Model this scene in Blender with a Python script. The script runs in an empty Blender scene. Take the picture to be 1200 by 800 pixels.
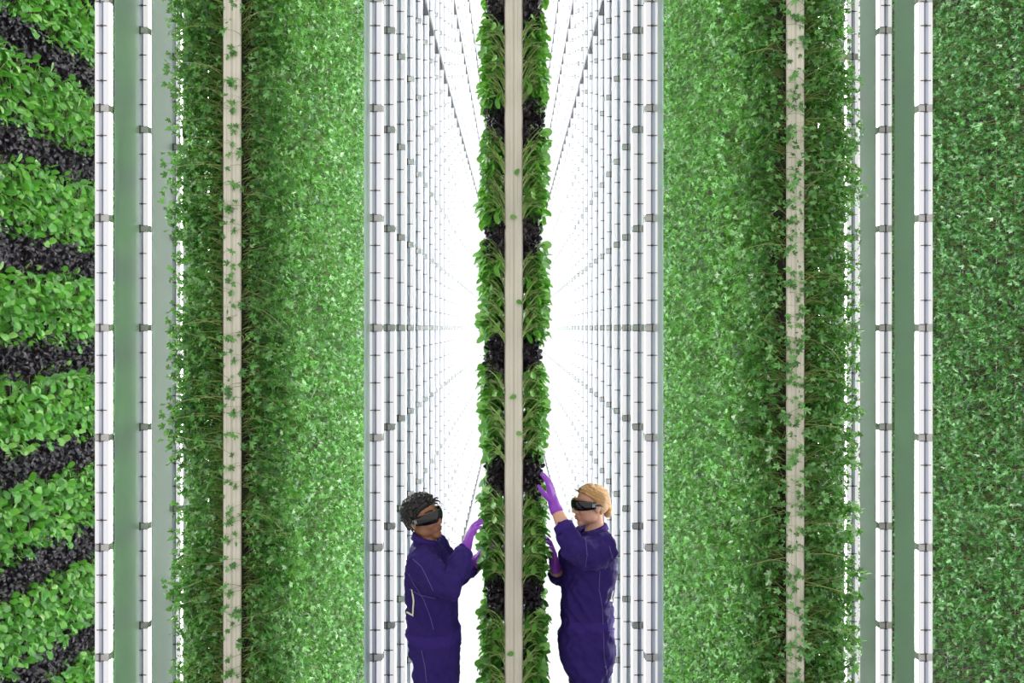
import bpy, bmesh, math, random
import numpy as np
from mathutils import Vector, Matrix, Euler, noise
from mathutils.bvhtree import BVHTree

random.seed(7)
rng = np.random.default_rng(11)
PI = math.pi
scene = bpy.context.scene
COL = scene.collection
link = COL.objects.link

# ------------------------------------------------------------------ camera, world, exposure
CAM_Z = 2.62
FPX = 1000.0                      # focal length in pixels of a 1200 px wide frame
cam_data = bpy.data.cameras.new('camera')
cam_data.sensor_width = 36.0
cam_data.lens = FPX * 36.0 / 1200.0
cam_data.shift_x = -2.0 / 1200.0
cam_data.shift_y = -16.0 / 1200.0
cam_data.clip_end = 200
cam = bpy.data.objects.new('camera', cam_data)
link(cam)
cam.location = (0, 0, CAM_Z)
cam.rotation_euler = (PI / 2, 0, 0)
scene.camera = cam

world = bpy.data.worlds.new('world')
scene.world = world
world.use_nodes = True
bg = world.node_tree.nodes['Background']
bg.inputs[0].default_value = (1.0, 0.985, 0.96, 1)
bg.inputs[1].default_value = 0.96

vs = scene.view_settings
vs.view_transform = 'Standard'
vs.look = 'None'
vs.exposure = 0.0
vs.gamma = 1.0
vs.use_curve_mapping = False
LED_POWER = 27.0     # lit faces aimed at the plants
LED_GLOW = 0.68      # milky cover seen from the end
scene.cycles.max_bounces = 8
scene.cycles.transparent_max_bounces = 12
scene.cycles.sample_clamp_indirect = 6.0


def px(x, y, Y):
    """Point of the photograph's pixel (x, y) at depth Y."""
    return Vector(((x - 602) * Y / FPX, Y, CAM_Z - (y - 384) * Y / FPX))


# ------------------------------------------------------------------ materials
def new_mat(name):
    m = bpy.data.materials.new(name)
    m.use_nodes = True
    nt = m.node_tree
    b = nt.nodes['Principled BSDF']
    return m, nt, b


def plain(name, col, rough=0.5, noise_amt=0.0, nscale=20.0, metallic=0.0, bump=0.0, spec=0.5, stretch=(1, 1, 1)):
    m, nt, b = new_mat(name)
    b.inputs['Base Color'].default_value = (*col, 1)
    b.inputs['Roughness'].default_value = rough
    b.inputs['Metallic'].default_value = metallic
    b.inputs['Specular IOR Level'].default_value = spec
    if noise_amt or bump:
        tc = nt.nodes.new('ShaderNodeTexCoord')
        mp = nt.nodes.new('ShaderNodeMapping')
        mp.inputs['Scale'].default_value = stretch
        nz = nt.nodes.new('ShaderNodeTexNoise')
        nz.inputs['Scale'].default_value = nscale
        nz.inputs['Detail'].default_value = 4
        nt.links.new(tc.outputs['Object'], mp.inputs[0])
        nt.links.new(mp.outputs[0], nz.inputs['Vector'])
        if noise_amt:
            mx = nt.nodes.new('ShaderNodeMix')
            mx.data_type = 'RGBA'
            a, c = 1 - noise_amt, 1 + noise_amt
            mx.inputs['A'].default_value = (*[v * a for v in col], 1)
            mx.inputs['B'].default_value = (*[min(1, v * c) for v in col], 1)
            nt.links.new(nz.outputs['Fac'], mx.inputs['Factor'])
            nt.links.new(mx.outputs['Result'], b.inputs['Base Color'])
        if bump:
            bp = nt.nodes.new('ShaderNodeBump')
            bp.inputs['Strength'].default_value = bump
            bp.inputs['Distance'].default_value = 0.01
            nt.links.new(nz.outputs['Fac'], bp.inputs['Height'])
            nt.links.new(bp.outputs[0], b.inputs['Normal'])
    return m


def leaf_mat(name, stops, rough=0.35, translucent=0.35, tcol=(0.25, 0.55, 0.05), spec=0.5):
    """Leaf: own random green per leaf (attribute), thin-leaf translucency."""
    m, nt, b = new_mat(name)
    at = nt.nodes.new('ShaderNodeAttribute')
    at.attribute_name = 'tint'
    oi = nt.nodes.new('ShaderNodeObjectInfo')
    ad = nt.nodes.new('ShaderNodeMath')
    ad.operation = 'MULTIPLY_ADD'
    ad.inputs[1].default_value = 0.22
    nt.links.new(oi.outputs['Random'], ad.inputs[0])
    mul = nt.nodes.new('ShaderNodeMath')
    mul.operation = 'MULTIPLY'
    mul.inputs[1].default_value = 0.8
    nt.links.new(at.outputs['Fac'], mul.inputs[0])
    nt.links.new(mul.outputs[0], ad.inputs[2])
    cr = nt.nodes.new('ShaderNodeValToRGB')
    el = cr.color_ramp.elements
    el[0].position, el[0].color = stops[0][0], (*stops[0][1], 1)
    el[1].position, el[1].color = stops[-1][0], (*stops[-1][1], 1)
    for p, c in stops[1:-1]:
        e = el.new(p)
        e.color = (*c, 1)
    nt.links.new(ad.outputs[0], cr.inputs[0])
    nt.links.new(cr.outputs[0], b.inputs['Base Color'])
    b.inputs['Roughness'].default_value = rough
    b.inputs['Specular IOR Level'].default_value = spec
    if translucent:
        tr = nt.nodes.new('ShaderNodeBsdfTranslucent')
        tr.inputs[0].default_value = (*tcol, 1)
        mx = nt.nodes.new('ShaderNodeMixShader')
        mx.inputs[0].default_value = translucent
        out = nt.nodes['Material Output']
        nt.links.new(b.outputs[0], mx.inputs[1])
        nt.links.new(tr.outputs[0], mx.inputs[2])
        nt.links.new(mx.outputs[0], out.inputs[0])
    return m


M = {}
M['green'] = leaf_mat('baby_leaf_green', [(0, (0.018, 0.10, 0.012)), (0.4, (0.06, 0.26, 0.028)), (0.75, (0.15, 0.42, 0.06)), (1, (0.36, 0.60, 0.20))], rough=0.30, translucent=0.28, tcol=(0.22, 0.58, 0.06), spec=0.7)
M['herb'] = leaf_mat('herb_leaf_green', [(0, (0.007, 0.05, 0.008)), (0.3, (0.045, 0.21, 0.03)), (0.65, (0.145, 0.47, 0.08)), (0.88, (0.34, 0.66, 0.24)), (1, (0.66, 0.85, 0.60))], rough=0.27, translucent=0.2, tcol=(0.25, 0.62, 0.05), spec=0.9)
M['herb_dense'] = leaf_mat('dense_herb_green', [(0, (0.006, 0.04, 0.010)), (0.3, (0.035, 0.17, 0.035)), (0.65, (0.12, 0.40, 0.095)), (0.88, (0.30, 0.60, 0.25)), (1, (0.62, 0.82, 0.58))], rough=0.27, translucent=0.2, tcol=(0.2, 0.58, 0.06), spec=0.9)
M['purple'] = leaf_mat('purple_leaf', [(0, (0.006, 0.005, 0.009)), (0.5, (0.014, 0.010, 0.018)), (0.85, (0.03, 0.02, 0.04)), (1, (0.10, 0.05, 0.11))], rough=0.33, translucent=0.0, spec=0.6)
M['stem'] = leaf_mat('pale_stem', [(0, (0.22, 0.42, 0.06)), (1, (0.62, 0.76, 0.32))], rough=0.45, translucent=0.15, tcol=(0.5, 0.6, 0.2))
M['herb_stem'] = leaf_mat('herb_stem', [(0, (0.07, 0.14, 0.02)), (0.6, (0.22, 0.38, 0.06)), (1, (0.55, 0.62, 0.25))], rough=0.5, translucent=0.1, tcol=(0.4, 0.5, 0.15))
M['purple_stem'] = plain('purple_stem', (0.06, 0.03, 0.05), 0.5, 0.3, 30)
M['post'] = plain('tower_plastic', (0.77, 0.725, 0.62), 0.45, 0.06, 6, stretch=(6, 6, 0.4))
M['post_groove'] = plain('tower_groove', (0.64, 0.60, 0.52), 0.55, 0.08, 8)
M['medium'] = plain('growing_medium', (0.035, 0.028, 0.022), 0.9, 0.5, 60, bump=0.6)
M['net'] = plain('black_plug', (0.02, 0.018, 0.02), 0.6, 0.3, 40)
M['channel'] = plain('led_channel', (0.58, 0.63, 0.74), 0.3, 0.04, 12, spec=0.6)
M['wire'] = plain('led_wire', (0.24, 0.22, 0.33), 0.4, 0.1, 12)
M['clamp'] = plain('grey_clamp', (0.60, 0.59, 0.59), 0.45, 0.12, 40)
M['clamp_dark'] = plain('clamp_band', (0.09, 0.08, 0.085), 0.45, 0.2, 40)
M['clip'] = plain('brown_clip', (0.10, 0.07, 0.06), 0.5, 0.2, 50)
M['rail'] = plain('grey_rail', (0.045, 0.045, 0.05), 0.45, 0.1, 10)
M['white'] = plain('white_paint', (0.70, 0.70, 0.71), 0.5, 0.02, 3)
M['floor'] = plain('white_floor', (0.60, 0.59, 0.59), 0.28, 0.03, 2)

m, nt, b = new_mat('led_diffuser')
b.inputs['Base Color'].default_value = (0.22, 0.22, 0.24, 1)
b.inputs['Emission Color'].default_value = (1.0, 0.985, 1.0, 1)
b.inputs['Emission Strength'].default_value = LED_GLOW
M['led'] = m
m, nt, b = new_mat('led_emitter')
b.inputs['Base Color'].default_value = (0.9, 0.9, 0.9, 1)
b.inputs['Emission Color'].default_value = (1.0, 0.985, 1.0, 1)
b.inputs['Emission Strength'].default_value = LED_POWER
M['emitter'] = m

# frosted acrylic: tinted rough refraction with a share of clear pass-through
m, nt, b = new_mat('frosted_acrylic')
b.inputs['Base Color'].default_value = (0.86, 0.975, 0.945, 1)
b.inputs['Roughness'].default_value = 0.20
b.inputs['IOR'].default_value = 1.25
b.inputs['Transmission Weight'].default_value = 1.0
dif = nt.nodes.new('ShaderNodeBsdfDiffuse')
dif.inputs[0].default_value = (0.82, 0.97, 0.95, 1)
trl = nt.nodes.new('ShaderNodeBsdfTranslucent')
trl.inputs[0].default_value = (0.86, 0.97, 0.95, 1)
mx1 = nt.nodes.new('ShaderNodeMixShader')
mx1.inputs[0].default_value = 0.08
nt.links.new(dif.outputs[0], mx1.inputs[1])
nt.links.new(trl.outputs[0], mx1.inputs[2])
mx2 = nt.nodes.new('ShaderNodeMixShader')
mx2.inputs[0].default_value = 0.38
nt.links.new(b.outputs[0], mx2.inputs[1])
nt.links.new(mx1.outputs[0], mx2.inputs[2])
nt.links.new(mx2.outputs[0], nt.nodes['Material Output'].inputs[0])
M['acrylic'] = m

# people
M['suit'] = plain('indigo_cloth', (0.024, 0.011, 0.122), 0.72, 0.12, 45, bump=0.15, spec=0.2)
M['suit_band'] = plain('indigo_band', (0.032, 0.014, 0.155), 0.72, 0.15, 80, bump=0.2, spec=0.2)
M['seam'] = plain('pale_stitching', (0.10, 0.08, 0.26), 0.6, 0.1, 60)
M['print'] = plain('pale_print', (0.85, 0.82, 0.62), 0.6, 0.05, 60)
M['glove'] = plain('violet_nitrile', (0.27, 0.045, 0.50), 0.38, 0.12, 30, bump=0.1)
M['skin_brown'] = plain('brown_skin', (0.33, 0.155, 0.088), 0.48, 0.10, 25)
M['skin_fair'] = plain('fair_skin', (0.66, 0.36, 0.25), 0.48, 0.08, 25)
M['lip_brown'] = plain('brown_lips', (0.24, 0.085, 0.065), 0.4, 0.1, 60)
M['lip_fair'] = plain('fair_lips', (0.55, 0.20, 0.17), 0.4, 0.1, 60)
M['hair_black'] = plain('black_hair', (0.012, 0.010, 0.011), 0.38, 0.4, 120, bump=0.4)
M['hair_blond'] = plain('blond_hair', (0.52, 0.30, 0.12), 0.42, 0.30, 60, bump=0.5, stretch=(1, 1, 6))
M['stubble'] = plain('stubble', (0.10, 0.055, 0.04), 0.6, 0.3, 150)
M['goggle'] = plain('black_lens', (0.006, 0.006, 0.008), 0.12, 0, spec=0.6)
M['goggle_arm'] = plain('dark_goggle_arm', (0.02, 0.02, 0.024), 0.3, 0.2, 60)
M['boot'] = plain('black_boot', (0.02, 0.02, 0.022), 0.5, 0.2, 30)


# ------------------------------------------------------------------ helpers
def tag(o, label, cat=None, group=None, kind=None):
    if label:
        o['label'] = label
    if cat:
        o['category'] = cat
    if group:
        o['group'] = group
    if kind:
        o['kind'] = kind
    return o


def empty(name, loc=(0, 0, 0)):
    o = bpy.data.objects.new(name, None)
    o.empty_display_size = 0.05
    o.location = loc
    link(o)
    return o


def obj(name, me, mat=None, parent=None, loc=None):
    o = bpy.data.objects.new(name, me)
    if mat is not None and len(me.materials) == 0:
        me.materials.append(mat)
    link(o)
    if parent is not None:
        o.parent = parent
    if loc is not None:
        o.location = loc
    return o


def tri_mesh(name, V, T, tint=None, mats=None, mat_idx=None, smooth=True):
    V = np.asarray(V, dtype=np.float32)
    T = np.asarray(T, dtype=np.int32)
    me = bpy.data.meshes.new(name)
    me.vertices.add(len(V))
    me.vertices.foreach_set('co', V.ravel())
    me.loops.add(T.size)
    me.loops.foreach_set('vertex_index', T.ravel())
    me.polygons.add(len(T))
    me.polygons.foreach_set('loop_start', np.arange(0, T.size, 3, dtype=np.int32))
    me.polygons.foreach_set('loop_total', np.full(len(T), 3, dtype=np.int32))
    if mats:
        for mm in mats:
            me.materials.append(mm)
    if mat_idx is not None:
        me.polygons.foreach_set('material_index', np.asarray(mat_idx, dtype=np.int32))
    me.polygons.foreach_set('use_smooth', np.full(len(T), smooth, dtype=bool))
    if tint is not None:
        a = me.attributes.new('tint', 'FLOAT', 'POINT')
        a.data.foreach_set('value', np.asarray(tint, dtype=np.float32))
    me.update(calc_edges=True)
    return me


class Geo:
    """Collects triangles with a per-vertex tint."""
    def __init__(s):
        s.V, s.T, s.C, s.n = [], [], [], 0

    def add(s, V, T, c=0.5):
        V = np.asarray(V, dtype=np.float64)
        T = np.asarray(T, dtype=np.int64)
        s.V.append(V)
        s.T.append(T + s.n)
        s.C.append(np.full(len(V), c) if np.isscalar(c) else np.asarray(c))
        s.n += len(V)

    def arrays(s):
        return np.concatenate(s.V), np.concatenate(s.T), np.concatenate(s.C)

    def mesh(s, name, mat, smooth=True):
        V, T, C = s.arrays()
        return tri_mesh(name, V, T, C, [mat], smooth=smooth)


class Box:
    """Collects boxes / prisms as quads."""
    def __init__(s):
        s.v, s.f = [], []

    def box(s, x0, x1, y0, y1, z0, z1):
        n = len(s.v)
        s.v += [(x0, y0, z0), (x1, y0, z0), (x1, y1, z0), (x0, y1, z0), (x0, y0, z1), (x1, y0, z1), (x1, y1, z1), (x0, y1, z1)]
        s.f += [tuple(n + i for i in q) for q in ((3, 2, 1, 0), (4, 5, 6, 7), (0, 1, 5, 4), (1, 2, 6, 5), (2, 3, 7, 6), (3, 0, 4, 7))]
        return s

    def prism(s, outline, z0, z1):
        n = len(s.v)
        k = len(outline)
        s.v += [(x, y, z0) for x, y in outline] + [(x, y, z1) for x, y in outline]
        for i in range(k):
            j = (i + 1) % k
            s.f.append((n + i, n + j, n + k + j, n + k + i))
        s.f.append(tuple(n + i for i in reversed(range(k))))
        s.f.append(tuple(n + k + i for i in range(k)))
        return s

    def mesh(s, name, mat, bevel=0.0):
        me = bpy.data.meshes.new(name)
        me.from_pydata(s.v, [], s.f)
        if bevel:
            bm = bmesh.new()
            bm.from_mesh(me)
            bmesh.ops.bevel(bm, geom=bm.edges[:], offset=bevel, segments=1, affect='EDGES')
            bm.to_mesh(me)
            bm.free()
        me.materials.append(mat)
        me.update()
        return me


def basis(d, up):
    d = np.asarray(d, float)
    d = d / (np.linalg.norm(d) + 1e-9)
    s = np.cross(up, d)
    if np.linalg.norm(s) < 1e-4:
        s = np.cross((0.3, 1, 0.2), d)
    s /= np.linalg.norm(s)
    n = np.cross(d, s)
    return np.stack([d, s, n])       # rows: along, side, normal


def ribbon_tube(P, r0, r1, k=3):
    """thin k-sided tube through points P."""
    P = np.asarray(P, float)
    n = len(P)
    V, T = [], []
    for i in range(n):
        t = P[min(i + 1, n - 1)] - P[max(i - 1, 0)]
        B = basis(t, (0.1, 0.2, 1))
        r = r0 + (r1 - r0) * i / (n - 1)
        for j in range(k):
            a = 2 * PI * j / k
            V.append(P[i] + r * (math.cos(a) * B[1] + math.sin(a) * B[2]))
    for i in range(n - 1):
        for j in range(k):
            a, b2 = i * k + j, i * k + (j + 1) % k
            T += [(a, b2, b2 + k), (a, b2 + k, a + k)]
    return np.array(V), np.array(T)


# ------------------------------------------------------------------ the room
def structure(name, me, mat=None):
    return tag(obj(name, me, mat), None, kind='structure')


ROOM_W, Y0, Y1, CEIL = 4.2, -1.0, 22.0, 9.4
FLOOR = -0.45
structure('floor', Box().box(-ROOM_W, ROOM_W, Y0, Y1, FLOOR - 0.1, FLOOR).mesh('floor', M['floor']))
structure('ceiling', Box().box(-ROOM_W, ROOM_W, 4.2, Y1, CEIL, CEIL + 0.1).mesh('ceiling', M['white']))
structure('wall_back', Box().box(-ROOM_W, ROOM_W, Y1, Y1 + 0.1, FLOOR, CEIL).mesh('wall_back', M['white']))

# ------------------------------------------------------------------ people
def loft(rings, cap=True):
    """closed surface through rings of equal point count (bmesh-free arrays of quads)."""
    k = len(rings[0])
    V = [tuple(p) for r in rings for p in r]
    F = []
    for i in range(len(rings) - 1):
        for j in range(k):
            a, b2 = i * k + j, i * k + (j + 1) % k
            F.append((a, b2, b2 + k, a + k))
    if cap:
        V.append(tuple(np.mean(np.array(rings[0]), 0)))
        V.append(tuple(np.mean(np.array(rings[-1]), 0)))
        n = len(V)
        e = (len(rings) - 1) * k
        for j in range(k):
            F.append((n - 2, (j + 1) % k, j))
            F.append((n - 1, e + j, e + (j + 1) % k))
    return V, F


class Sculpt:
    def __init__(s):
        s.V, s.F = [], []

    def add(s, VF):
        n = len(s.V)
        s.V += VF[0]
        s.F += [tuple(n + i for i in f) for f in VF[1]]
        return s

    def ellipsoid(s, c, r, R=None, nu=16, nv=10):
        rings = []
        c = np.array(c, float)
        for i in range(1, nv):
            ph = PI * i / nv
            ring = []
            for j in range(nu):
                th = 2 * PI * j / nu
                p = np.array((r[0] * math.sin(ph) * math.cos(th), r[1] * math.sin(ph) * math.sin(th), -r[2] * math.cos(ph)))
                ring.append(c + p if R is None else c + R @ p)
            rings.append(ring)
        return s.add(loft(rings))

    def tube(s, pts, rad, k=14, flat=None, fdir=None):
        """tube with rounded ends; rad: list of radii; flat: factor for the axis along fdir."""
        P = [np.array(p, float) for p in pts]
        n = len(P)
        rings = []

        def ring(c, t, r):
            B = basis(t, (0.13, 0.31, 1.0) if fdir is None else fdir)
            f = 1.0 if flat is None else flat
            return [c + r * (math.cos(2 * PI * j / k) * B[1] + f * math.sin(2 * PI * j / k) * B[2]) for j in range(k)]
        t0 = P[1] - P[0]
        t0 = t0 / np.linalg.norm(t0)
        for a in (75, 45):
            rings.append(ring(P[0] - t0 * rad[0] * math.sin(math.radians(a)), t0, rad[0] * math.cos(math.radians(a))))
        for i in range(n):
            t = P[min(i + 1, n - 1)] - P[max(i - 1, 0)]
            rings.append(ring(P[i], t, rad[i]))
        t1 = P[-1] - P[-2]
        t1 = t1 / np.linalg.norm(t1)
        for a in (45, 75):
            rings.append(ring(P[-1] + t1 * rad[-1] * math.sin(math.radians(a)), t1, rad[-1] * math.cos(math.radians(a))))
        return s.add(loft(rings))

    def torso(s, rows, k=28, e=2.5):
        """rows: (z, xc, yc, rx, ry) from bottom to top, superelliptic sections."""
        rings = []
        for z, xc, yc, rx, ry in rows:
            ring = []
            for j in range(k):
                a = 2 * PI * j / k
                c, sn = math.cos(a), math.sin(a)
                ring.append((xc + rx * math.copysign(abs(c) ** (2 / e), c), yc + ry * math.copysign(abs(sn) ** (2 / e), sn), z))
            rings.append(ring)
        return s.add(loft(rings))

    def remesh(s, voxel, smooth=4, fold=None):
        me = bpy.data.meshes.new('tmp')
        me.from_pydata(s.V, [], s.F)
        bm = bmesh.new()
        bm.from_mesh(me)
        bmesh.ops.recalc_face_normals(bm, faces=bm.faces[:])
        bm.to_mesh(me)
        bm.free()
        o = bpy.data.objects.new('tmp', me)
        link(o)
        md = o.modifiers.new('r', 'REMESH')
        md.mode = 'VOXEL'
        md.voxel_size = voxel
        ms = o.modifiers.new('s', 'SMOOTH')
        ms.factor = 0.5
        ms.iterations = smooth
        dg = bpy.context.evaluated_depsgraph_get()
        out = bpy.data.meshes.new_from_object(o.evaluated_get(dg))
        bpy.data.objects.remove(o)
        bpy.data.meshes.remove(me)
        out.update()
        if fold:
            nrm = [v.normal.copy() for v in out.vertices]
            for v, nn in zip(out.vertices, nrm):
                v.co += nn * fold(v.co)
            out.update()
        out.polygons.foreach_set('use_smooth', np.ones(len(out.polygons), dtype=bool))
        return out


def shift(me, off):
    me.transform(Matrix.Translation(-Vector(off)))
    me.update()
    return me


def cloth_fold(p):
    a = noise.noise(Vector((p.x * 9, p.y * 9, p.z * 15 + p.x * 14)))
    b2 = noise.noise(Vector((p.x * 26 + 4, p.y * 26, p.z * 17 - p.x * 16)))
    c = noise.noise(Vector((p.x * 5 + 9, p.y * 5, p.z * 6)))
    return 0.028 * (0.38 - abs(a)) + 0.014 * (0.35 - abs(b2)) + 0.008 * c - 0.004


def hand(sc, wrist, d, palm, thumb_side, curl=(0.25, 0.35, 0.3), grow=1.0, spread=0.16, thumb_curl=0.3):
    """five-fingered hand: wrist point, finger direction, palm-facing normal, +1/-1 thumb side."""
    d = np.array(d, float)
    d /= np.linalg.norm(d)
    n = np.array(palm, float)
    n -= d * (n @ d)
    n /= np.linalg.norm(n)
    sd = np.cross(d, n) * thumb_side
    w = np.array(wrist, float)
    lens = [0.075, 0.083, 0.077, 0.060]
    offs = [0.030, 0.010, -0.010, -0.029]
    adv = [0.090, 0.094, 0.089, 0.080]
    for L, o, a, k in zip(lens, offs, adv, range(4)):
        base = w + d * a + sd * o
        sc.tube([w + sd * o * 0.55 + d * 0.005, w + d * a * 0.55 + sd * o * 0.9, base], [0.017 * grow, 0.0165 * grow, 0.0125 * grow], k=10)
        pts, ang = [base], 0.0
        fd = d + sd * (o / 0.03) * spread
        fd /= np.linalg.norm(fd)
        cur = base
        for seg, c in zip((0.45, 0.32, 0.23), curl):
            ang += c * (1 + 0.15 * k)
            cur = cur + (fd * math.cos(ang) + n * math.sin(ang)) * L * seg
            pts.append(cur)
        sc.tube(pts, [0.0105 * grow, 0.0100 * grow, 0.0092 * grow, 0.0078 * grow], k=10)
    tb = w + d * 0.025 + sd * 0.026 + n * 0.006
    t1 = tb + (d * 0.62 + sd * 0.66 + n * 0.30) * 0.042
    t2 = t1 + (d * 0.82 + sd * 0.36 + n * thumb_curl) * 0.034
    t3 = t2 + (d * 0.95 + sd * 0.05 + n * (thumb_curl + 0.2)) * 0.026
    sc.tube([tb, t1, t2, t3], [0.0175 * grow, 0.0135 * grow, 0.0115 * grow, 0.009 * grow], k=10)
    return sc


def head_geo(sc, c, R, female):
    R = np.array(R)
    c = np.array(c, float)
    k = 0.96 if female else 1.0

    def E(p, r):
        sc.ellipsoid(c + R @ (np.array(p) * k), np.array(r) * k, R)

    E((-0.014, 0, 0.028), (0.098, 0.076, 0.086))
    E((0.030, 0, -0.030), (0.062, 0.060, 0.078))
    E((0.064, 0, -0.094), (0.024, 0.028 - 0.004 * female, 0.020))
    for s in (-1, 1):
        E((0.018, s * 0.040, -0.060), (0.044, 0.022 - 0.003 * female, 0.032))
        E((0.062, s * 0.034, -0.022), (0.028, 0.026, 0.028))
        E((-0.006, s * 0.076, -0.008), (0.017, 0.009, 0.031))
        E((-0.010, s * 0.082, 0.002), (0.020, 0.006, 0.022))
        E((0.100, s * 0.012, -0.030), (0.011, 0.009, 0.008))
    E((0.074, 0, 0.026), (0.020, 0.052, 0.014))
    P = lambda p: c + R @ (np.array(p) * k)
    sc.tube([P((0.086, 0, 0.020)), P((0.099, 0, -0.004)), P((0.109, 0, -0.024))], [0.009 * k, 0.010 * k, 0.0125 * k], k=10)
    E((0.086, 0, -0.056), (0.013, 0.024, 0.007))
    E((0.083, 0, -0.068), (0.013, 0.021, 0.008))
    return P


def goggles(parent, P, off, k=1.0):
    n = 40
    a, b2 = 0.121, 0.088
    V, F = [], []
    for i in range(n + 1):
        th = math.radians(-86 + 172 * i / n)
        u = abs(th) / math.radians(86)
        zc = 0.014 - 0.002 * u
        hh = 0.029 - 0.010 * max(0, u - 0.55) / 0.45
        notch = 0.016 * max(0, 1 - abs(th) / 0.20)
        rx, ry = a * math.cos(th), b2 * math.sin(th)
        for dz, m in ((-hh + notch, 0.985), (-hh * 0.3, 1.03), (hh * 0.5, 1.03), (hh, 0.985)):
            V.append(Vector(P((rx * m - 0.006, ry * m, zc + dz))) - off)
    for i in range(n):
        for j in range(3):
            p = i * 4 + j
            F.append((p, p + 4, p + 5, p + 1))
    me = bpy.data.meshes.new('safety_goggles')
    me.from_pydata(V, [], F)
    me.polygons.foreach_set('use_smooth', np.ones(len(F), dtype=bool))
    o = obj('safety_goggles', me, M['goggle'], parent)
    md = o.modifiers.new('t', 'SOLIDIFY')
    md.thickness = 0.004
    for s in (-1, 1):
        bx = Sculpt()
        bx.tube([Vector(P((0.012, s * 0.092, 0.014))), Vector(P((-0.02, s * 0.088, 0.012))), Vector(P((-0.035, s * 0.083, 0.004)))], [0.0085, 0.006, 0.004], k=8, flat=1.0)
        me = bpy.data.meshes.new('temple_arm')
        me.from_pydata([Vector(v) - off for v in bx.V], [], bx.F)
        obj('temple_arm', me, M['goggle_arm'], o)
        vents = Box()
        me2 = bpy.data.meshes.new('vent_slot')
        vv, ff = [], []
        for q in range(3):
            xx = 0.010 + 0.009 * q
            yy = s * (0.0925 - 0.0016 * q)
            nn = len(vv)
            for dx, dz in ((0, -0.008), (0.004, -0.008), (0.004, 0.010), (0, 0.010)):
                vv.append(Vector(P((xx + dx, yy + s * 0.0035, 0.014 + dz))) - off)
            ff.append((nn, nn + 1, nn + 2, nn + 3))
        me2.from_pydata(vv, [], ff)
        ob = obj('vent_slot', me2, M['clamp'], o)
        md = ob.modifiers.new('t', 'SOLIDIFY')
        md.thickness = 0.002
    return o


def skull_point(th, ph, g):
    return np.array((-0.014 + 0.098 * g * math.sin(ph) * math.cos(th), 0.076 * g * math.sin(ph) * math.sin(th), 0.028 + 0.086 * g * math.cos(ph)))


def hairline(x, female):
    """lowest height of hair at depth x on the head."""
    if x > 0.045:
        return (0.070 if female else 0.058) + (x - 0.045) * 0.5
    if x > -0.005:
        return 0.012 + (x + 0.005) / 0.05 * (0.058 if female else 0.046)
    if x > -0.035:
        return -0.045 + (x + 0.035) / 0.03 * 0.057
    return -0.062


def hair_cap(P, off, female, thick):
    nu, nv = 56, 36
    V, F = [], []
    for i in range(nv + 1):
        ph = PI * i / nv
        for j in range(nu):
            th = 2 * PI * j / nu
            p = skull_point(th, ph, 1.0)
            h = p[2] - hairline(p[0], female)
            t = min(1, max(0, (h + 0.012) / 0.030))
            t = t * t * (3 - 2 * t)
            if female:
                w = 0.0016 * math.sin(60 * th + 8 * math.sin(3 * ph)) + 0.003 * noise.noise(Vector(p * 30))
            else:
                w = 0.009 * noise.noise(Vector(p * 38)) + 0.006 * noise.noise(Vector(p * 80))
            g = 0.90 + t * (0.10 + (thick + w) / 0.085)
            V.append(Vector(P(skull_point(th, ph, g))) - off)
    for i in range(nv):
        for j in range(nu):
            a, b2 = i * nu + j, i * nu + (j + 1) % nu
            F.append((a, b2, b2 + nu, a + nu))
    me = bpy.data.meshes.new('hair')
    me.from_pydata(V, [], F)
    me.polygons.foreach_set('use_smooth', np.ones(len(F), dtype=bool))
    return me


def surface_strip(parent, name, mat, bvh, pts, width, off, lift=0.002, thick=0.002, step=3.0):
    """thin strip that lies on the clothing: follows the cloth under the given sight lines."""
    P = []
    for (x0, y0), (x1, y1) in zip(pts[:-1], pts[1:]):
        n = max(2, int(math.hypot(x1 - x0, y1 - y0) / step))
        for i in range(n + 1):
            t = i / n
            d = Vector(((x0 + (x1 - x0) * t - 602) / FPX, 1, -(y0 + (y1 - y0) * t - 384) / FPX)).normalized()
            hit = bvh.ray_cast(Vector((0, 0, CAM_Z)), d)
            if hit[0] is not None:
                P.append((hit[0], hit[1] if hit[1].dot(d) < 0 else -hit[1]))
    if len(P) < 2:
        return None
    V, F = [], []
    for i, (p, nn) in enumerate(P):
        t = (P[min(i + 1, len(P) - 1)][0] - P[max(i - 1, 0)][0])
        if t.length < 1e-6:
            t = Vector((0, 0, 1))
        sdir = t.normalized().cross(nn).normalized() * width * 0.5
        c = p + nn * lift - off
        V += [c - sdir - nn * thick, c - sdir * 0.7 + nn * thick * 0.5, c + sdir * 0.7 + nn * thick * 0.5, c + sdir - nn * thick]
    for i in range(len(P) - 1):
        for j in range(3):
            a = i * 4 + j
            F.append((a, a + 1, a + 5, a + 4))
    me = bpy.data.meshes.new(name)
    me.from_pydata([tuple(v) for v in V], [], F)
    return obj(name, me, mat, parent)


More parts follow.
